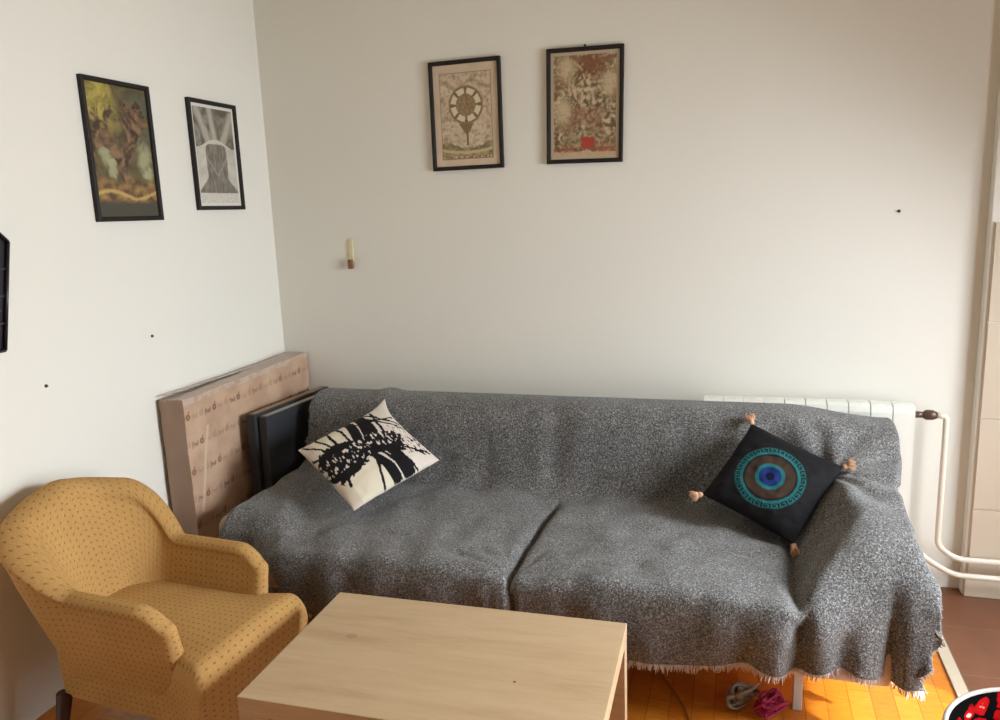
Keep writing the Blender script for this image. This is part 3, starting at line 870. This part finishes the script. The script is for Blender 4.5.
# U-shaped path: s in [-1,1]; -1 = near arm front (y negative), +1 = far arm front
HW = .196; XB = -.285; XF = .222; RC = .15
def upath(s):
    # returns base centreline point and outward normal
    La = (XF - (XB + RC)); Lc = RC * PI / 2; Lb = 2 * (HW - RC); tot = 2 * La + 2 * Lc + Lb
    d = (s + 1) / 2 * tot
    if d < La: return Vector((XF - d, -HW, 0)), Vector((0, -1, 0)), d
    d2 = d - La
    if d2 < Lc:
        a = d2 / RC; return Vector((XB + RC - RC * math.sin(a), -HW + RC - RC * math.cos(a), 0)), Vector((-math.sin(a), -math.cos(a), 0)), d
    d2 -= Lc
    if d2 < Lb: return Vector((XB, -HW + RC + d2, 0)), Vector((-1, 0, 0)), d
    d2 -= Lb
    if d2 < Lc:
        a = PI / 2 - d2 / RC; return Vector((XB + RC - RC * math.sin(a), HW - RC + RC * math.cos(a), 0)), Vector((-math.sin(a), math.cos(a), 0)), d
    d2 -= Lc
    return Vector((XB + RC + d2, HW, 0)), Vector((0, 1, 0)), d
La = (XF - (XB + RC)); Lc = RC * PI / 2; Lb = 2 * (HW - RC); TOT = 2 * La + 2 * Lc + Lb
def shell_col(s, shrink=0.0):
    p, n_, d = upath(s)
    dd = min(d, TOT - d)                       # distance from the nearer arm front
    bk = sm(La - .03, La + .13, dd)                  # 0 on the arms, 1 on the back
    dome = sm(La + .08, TOT / 2, dd)
    r_ = .085; fr = .9 * max(0.0, (r_ - dd) / r_)
    ht = .572 + .175 * bk + .065 * dome
    flare = .018 + .085 * bk
    th = .029 + .030 * bk                      # half thickness
    zlow = .19
    rows, uv = [], []
    # section loop: outer bottom -> outer top -> roll -> inner bottom
    M1, M2, M3 = 22, 14, 18
    H = ht - r_ * (1 - math.sqrt(max(0, 1 - fr * fr)))
    def cl(z):
        q = (z - zlow) / (ht - zlow)
        return -.05 + (flare + .05) * (q ** 1.25)
    for k in range(M1 + 1):
        z = zlow + (H - th - zlow) * k / M1
        o = cl(z) + th * (.55 + .45 * sm(zlow, H - th, z)) + .012 * math.sin(PI * k / M1)
        rows.append((o, z))
    for k in range(1, M2):
        a = PI * k / M2
        rows.append((cl(H - th) + .006 + th * 1.12 * math.cos(a) , H - th + th * math.sin(a)))
    for k in range(M3 + 1):
        z = H - th - (H - th - .33) * k / M3
        o = cl(z) - th * (1.0 + .0 * k) + .006 - (.02 * bk * math.sin(PI * k / M3))
        rows.append((o, z))
    cens = [p + n_ * ((cl(z) if not (M1 < k < M1 + M2) else cl(H - th)) + .004) + Vector((0, 0, min(z, H - th))) for k, (o, z) in enumerate(rows)]
    pts = []; arc = 0; prev = None
    fx = Vector((1, 0, 0)) if dd < La else Vector((0, 0, 0))
    for (o, z) in rows:
        q = p + n_ * (o * (1 - 0) ) + Vector((0, 0, z))
        if prev is not None: arc += math.hypot(o - prev[0], z - prev[1])
        prev = (o, z)
        pts.append(q); uv.append((d, arc))
    return pts, uv, cens, n_
def make_shell(name, s0, s1, n, capend=None):
    cols, uvs, cns = [], [], []
    for i in range(n + 1):
        s = s0 + (s1 - s0) * i / n
        pts, uv, cn, n_ = shell_col(s)
        cols.append(pts); uvs.append(uv); cns.append(cn)
    acc = 0; kk = int(len(cols[0]) * .72)
    base_u = [0]
    for i in range(1, n + 1):
        acc += (cols[i][kk] - cols[i - 1][kk]).length; base_u.append(acc)
    uvs = [[(base_u[i], v_) for (u_, v_) in uvs[i]] for i in range(n + 1)]
    if capend is not None:
        ref, ru, rc_ = (cols[0], uvs[0], cns[0]) if capend == 0 else (cols[-1], uvs[-1], cns[-1])
        extra, eu = [], []
        for k in range(1, 11):
            a = k / 10 * PI / 2
            extra.append([Vector((c.x + .030 * math.sin(a), c.y + (q.y - c.y) * math.cos(a), c.z + (q.z - c.z) * math.cos(a))) for q, c in zip(ref, rc_)])
            eu.append([(u_ + (.04 * k / 10 if capend else -.04 * k / 10), v_) for u_, v_ in ru])
        if capend == 0: cols = extra[::-1] + cols; uvs = eu[::-1] + uvs
        else: cols += extra; uvs += eu
    o = uvmesh(name, cols, uvs, CHAIR, ch)
    if capend is not None:
        bm = bmesh.new(); bm.from_mesh(o.data)
        vv = [v for v in bm.verts if v.co.x > XF - .06 and v.co.z > .36 and not v.is_boundary]
        for _ in range(8): bmesh.ops.smooth_vert(bm, verts=vv, factor=.5, use_axis_x=True, use_axis_y=True, use_axis_z=True)
        bm.to_mesh(o.data); bm.free()
    return o
sA = 2 * (La + .03) / TOT
make_shell('armrest', -1, -1 + sA, 34, 0)
make_shell('backrest', -1 + sA, 1 - sA, 70)
make_shell('armrest', 1 - sA, 1, 34, 1)
# seat: thick block, crowned top, rounded front, UV mapped
def seat_mesh(name, x0, x1, hw0, hw1, z0, z1, r, parent, crown=.02):
    rows, uvs = [], []; N = 60
    for i in range(N + 1):
        y_ = -1 + 2 * i / N
        rr_ = []; uv = []; arc = 0; prev = None
        prof = []
        zt = z1
        for k in range(14): prof.append((x1 - .030 * (1 - k / 13), z0 + (zt - r - z0) * k / 13))
        for k in range(1, 12):
            a = PI / 2 * k / 12; prof.append((x1 - r + r * math.cos(a), zt - r + r * math.sin(a)))
        for k in range(30): prof.append((x1 - r - (x1 - r - x0) * k / 29, zt))
        for (x, z) in prof:
            f = (x - x0) / (x1 - x0); hw = hw0 + (hw1 - hw0) * sm(.6, 1, f) - .01
            hw *= 1 - .10 * sm(.33, .19, z)
            yy = y_ * hw
            e = abs(y_)
            ez = r * .9 * (1 - math.sqrt(max(0, 1 - max(0, (e - .86) / .14) ** 2)))
            zz = z
            top = sm(z0 + .05, zt, z)
            if z > z0 + .1: zz = z - ez * top + crown * (1 - e * e) * top
            xx = x - .022 * e ** 4 * sm(x1 - .1, x1, x) - .0 * e
            if prev is not None: arc += math.hypot(x - prev[0], z - prev[1])
            prev = (x, z)
            rr_.append(Vector((xx, yy, zz))); uv.append((y_ * hw0, arc))
        rows.append(rr_); uvs.append(uv)
    # side walls down
    for side_i, sg in ((0, -1), (N, 1)):
        src = rows[0] if sg < 0 else rows[-1]; su = uvs[0] if sg < 0 else uvs[-1]
        new, nu = [], []
        for k in range(1, 9):
            new.append([Vector((q.x - .03 * (k / 8) * (q.x > x1 - .05), q.y * (1 - .05 * k / 8), q.z + (z0 - q.z) * k / 8)) for q in src])
            nu.append([(u_ + sg * .025 * k, v_) for u_, v_ in su])
        if sg < 0: rows = new[::-1] + rows; uvs = nu[::-1] + uvs
        else: rows += new; uvs += nu
    return uvmesh(name, rows, uvs, CHAIR, parent)
seat_mesh('seat', -.25, .382, .195, .258, .185, .418, .06, ch)
# piping along the bottom front
for s in (-1, 1):
    for x, y in ((.33, .22), (-.25, .19)):
        bm = bmesh.new(); k = -.03 if x < 0 else .02
        tube(bm, [(x + k, s * (y + .01), 0), (x, s * y * .95, .195)], [.014, .024], 10)
        from_bm('leg', bm, DARKW, ch, True)
box('under_frame', (-.22, .30, -.15, .15, .17, .20), DARKW, ch, .004)

# ------------------------------------------------------------------ things on the floor
wl = empty('yarn_bundle', (2.285, -1.02, 0), 'crumpled bundle of grey and crimson wool on floor beneath the sofa front', 'bundle')
R = random.Random(12)
for col, (cx, cy), nm, lab in ((s2l((150, 138, 124)), (-.03, .0), 'grey_coil', 'grey wool'), (s2l((150, 40, 74)), (.055, -.03), 'crimson_coil', 'crimson wool')):
    bm = bmesh.new()
    for k in range(13):
        pts = []; ph = R.uniform(0, 6); a0 = R.uniform(.018, .035); b0 = R.uniform(.016, .03); ox, oy = R.uniform(-.022, .022), R.uniform(-.022, .022)
        for q in range(26):
            t = q / 25 * 7 + ph
            pts.append((cx + ox + a0 * math.cos(t), cy + oy + b0 * math.sin(t * 1.2), .012 + .02 * (1 + math.sin(t * .9 + k)) + .002 * k))
        tube(bm, pts, .0048, 8)
    from_bm(nm, bm, plain(nm + '_wool', col, .95, .25, 80, bump=.3), wl, True, label=lab)
bm = bmesh.new(); tube(bm, smooth_path([(1.975, -.82, .004), (1.985, -.9, .004), (2.03, -.98, .004), (2.085, -1.10, .004), (2.11, -1.25, .004), (2.08, -1.5, .004)]), .003, 8)
tag(from_bm('cord', bm, plain('brown_cord', s2l((150, 96, 50)), .6), None, True), 'thin brown cord lying on the parquet under the sofa front', 'cord')
# round red and black bag, lower right corner
bg = empty('fabric_basket', (2.94, -1.585, 0), 'round black fabric basket with red and cream print and pale rim, lower right corner', 'basket')
BR, BHT = .24, .38
bm = bmesh.new(); ring = []
prof = [(.0, .004), (BR * .8, .004), (BR * .86, .05), (BR * .95, .22), (BR, BHT), (BR - .012, BHT), (BR * .90, .24), (BR * .80, .21), (BR * .5, .23), (0, .235)]
N = 64
rings = [[bm.verts.new((r_ * math.cos(2 * PI * k / N), r_ * math.sin(2 * PI * k / N), z)) for k in range(N)] if r_ > 0 else [bm.verts.new((0, 0, z))] for r_, z in prof]
for a, b in zip(rings, rings[1:]):
    for k in range(N):
        f = [a[k % len(a)], a[(k + 1) % N % len(a)], b[(k + 1) % N % len(b)], b[k % len(b)]]
        f2 = []
        for v in f:
            if v not in f2: f2.append(v)
        bm.faces.new(f2)
n = NT('red_black_print'); vo = n.n('ShaderNodeTexVoronoi'); vo.inputs['Scale'].default_value = 19
wv = n.noise(n.coord(), 22, 2, .5, 'Color'); ad = n.n('ShaderNodeVectorMath', operation='MULTIPLY_ADD'); n.l(wv, ad.inputs[0]); ad.inputs[1].default_value = (.06, .06, .06); n.l(n.coord(), ad.inputs[2]); n.l(ad.outputs[0], vo.inputs['Vector'])
c = n.ramp(vo.outputs['Distance'], [(.0, s2l((205, 180, 150))), (.14, s2l((205, 180, 150))), (.18, s2l((150, 18, 20))), (.40, s2l((136, 12, 16))), (.45, s2l((8, 6, 7)))], 'LINEAR')
n.set(c, .95, spec=.05)
from_bm('body', bm, n.m, bg, True)
bm = bmesh.new(); tube(bm, [(BR * math.cos(2 * PI * k / 64) * .99, BR * math.sin(2 * PI * k / 64) * .99, BHT) for k in range(65)], .0065, 10, False)
from_bm('rim', bm, plain('pale_grey_piping', s2l((168, 158, 150)), .7), bg, True, label='pale rim')

# ------------------------------------------------------------------ light
def area(name, loc, direction, sx, sy, power, col, spread=180):
    l = bpy.data.lights.new(name, 'AREA'); l.shape = 'RECTANGLE'; l.size = sx; l.size_y = sy; l.energy = power; l.color = col
    l.spread = math.radians(spread)
    o = bpy.data.objects.new(name, l); COL.objects.link(o); o.location = loc
    o.rotation_euler = Vector(direction).to_track_quat('-Z', 'Y').to_euler(); return o
area('added_daylight_lamp', (XR - .1, (W0 + W1) / 2, (WZ0 + WZ1) / 2), (-1, -.28, -.50), W1 - W0, WZ1 - WZ0, 128, (.865, .935, 1.0), 130)  # lamp added in front of the curtain, standing in for daylight from the right
area('door_daylight', (XR - .03, (D0 + D1) / 2, .7), (-1, .1, -.05), D1 - D0, 1.2, 34, (.87, .935, 1.0), 160)
sun = bpy.data.lights.new('sun', 'SUN'); sun.energy = 9; sun.color = (1.0, .93, .82); sun.angle = math.radians(.6)
so = bpy.data.objects.new('sun', sun); COL.objects.link(so); so.location = (6, -5, 4)
el = math.radians(28); so.rotation_euler = Vector((-.85 * math.cos(el), .53 * math.cos(el), -math.sin(el))).to_track_quat('-Z', 'Y').to_euler()
w = bpy.data.worlds.new('sky'); SC.world = w; w.use_nodes = True
w.node_tree.nodes['Background'].inputs[0].default_value = (.75, .87, 1.0, 1); w.node_tree.nodes['Background'].inputs[1].default_value = 1.2
SC.view_settings.view_transform = 'Standard'; SC.view_settings.look = 'None'
SC.view_settings.exposure = 0.0; SC.view_settings.gamma = 1; SC.view_settings.use_curve_mapping = False
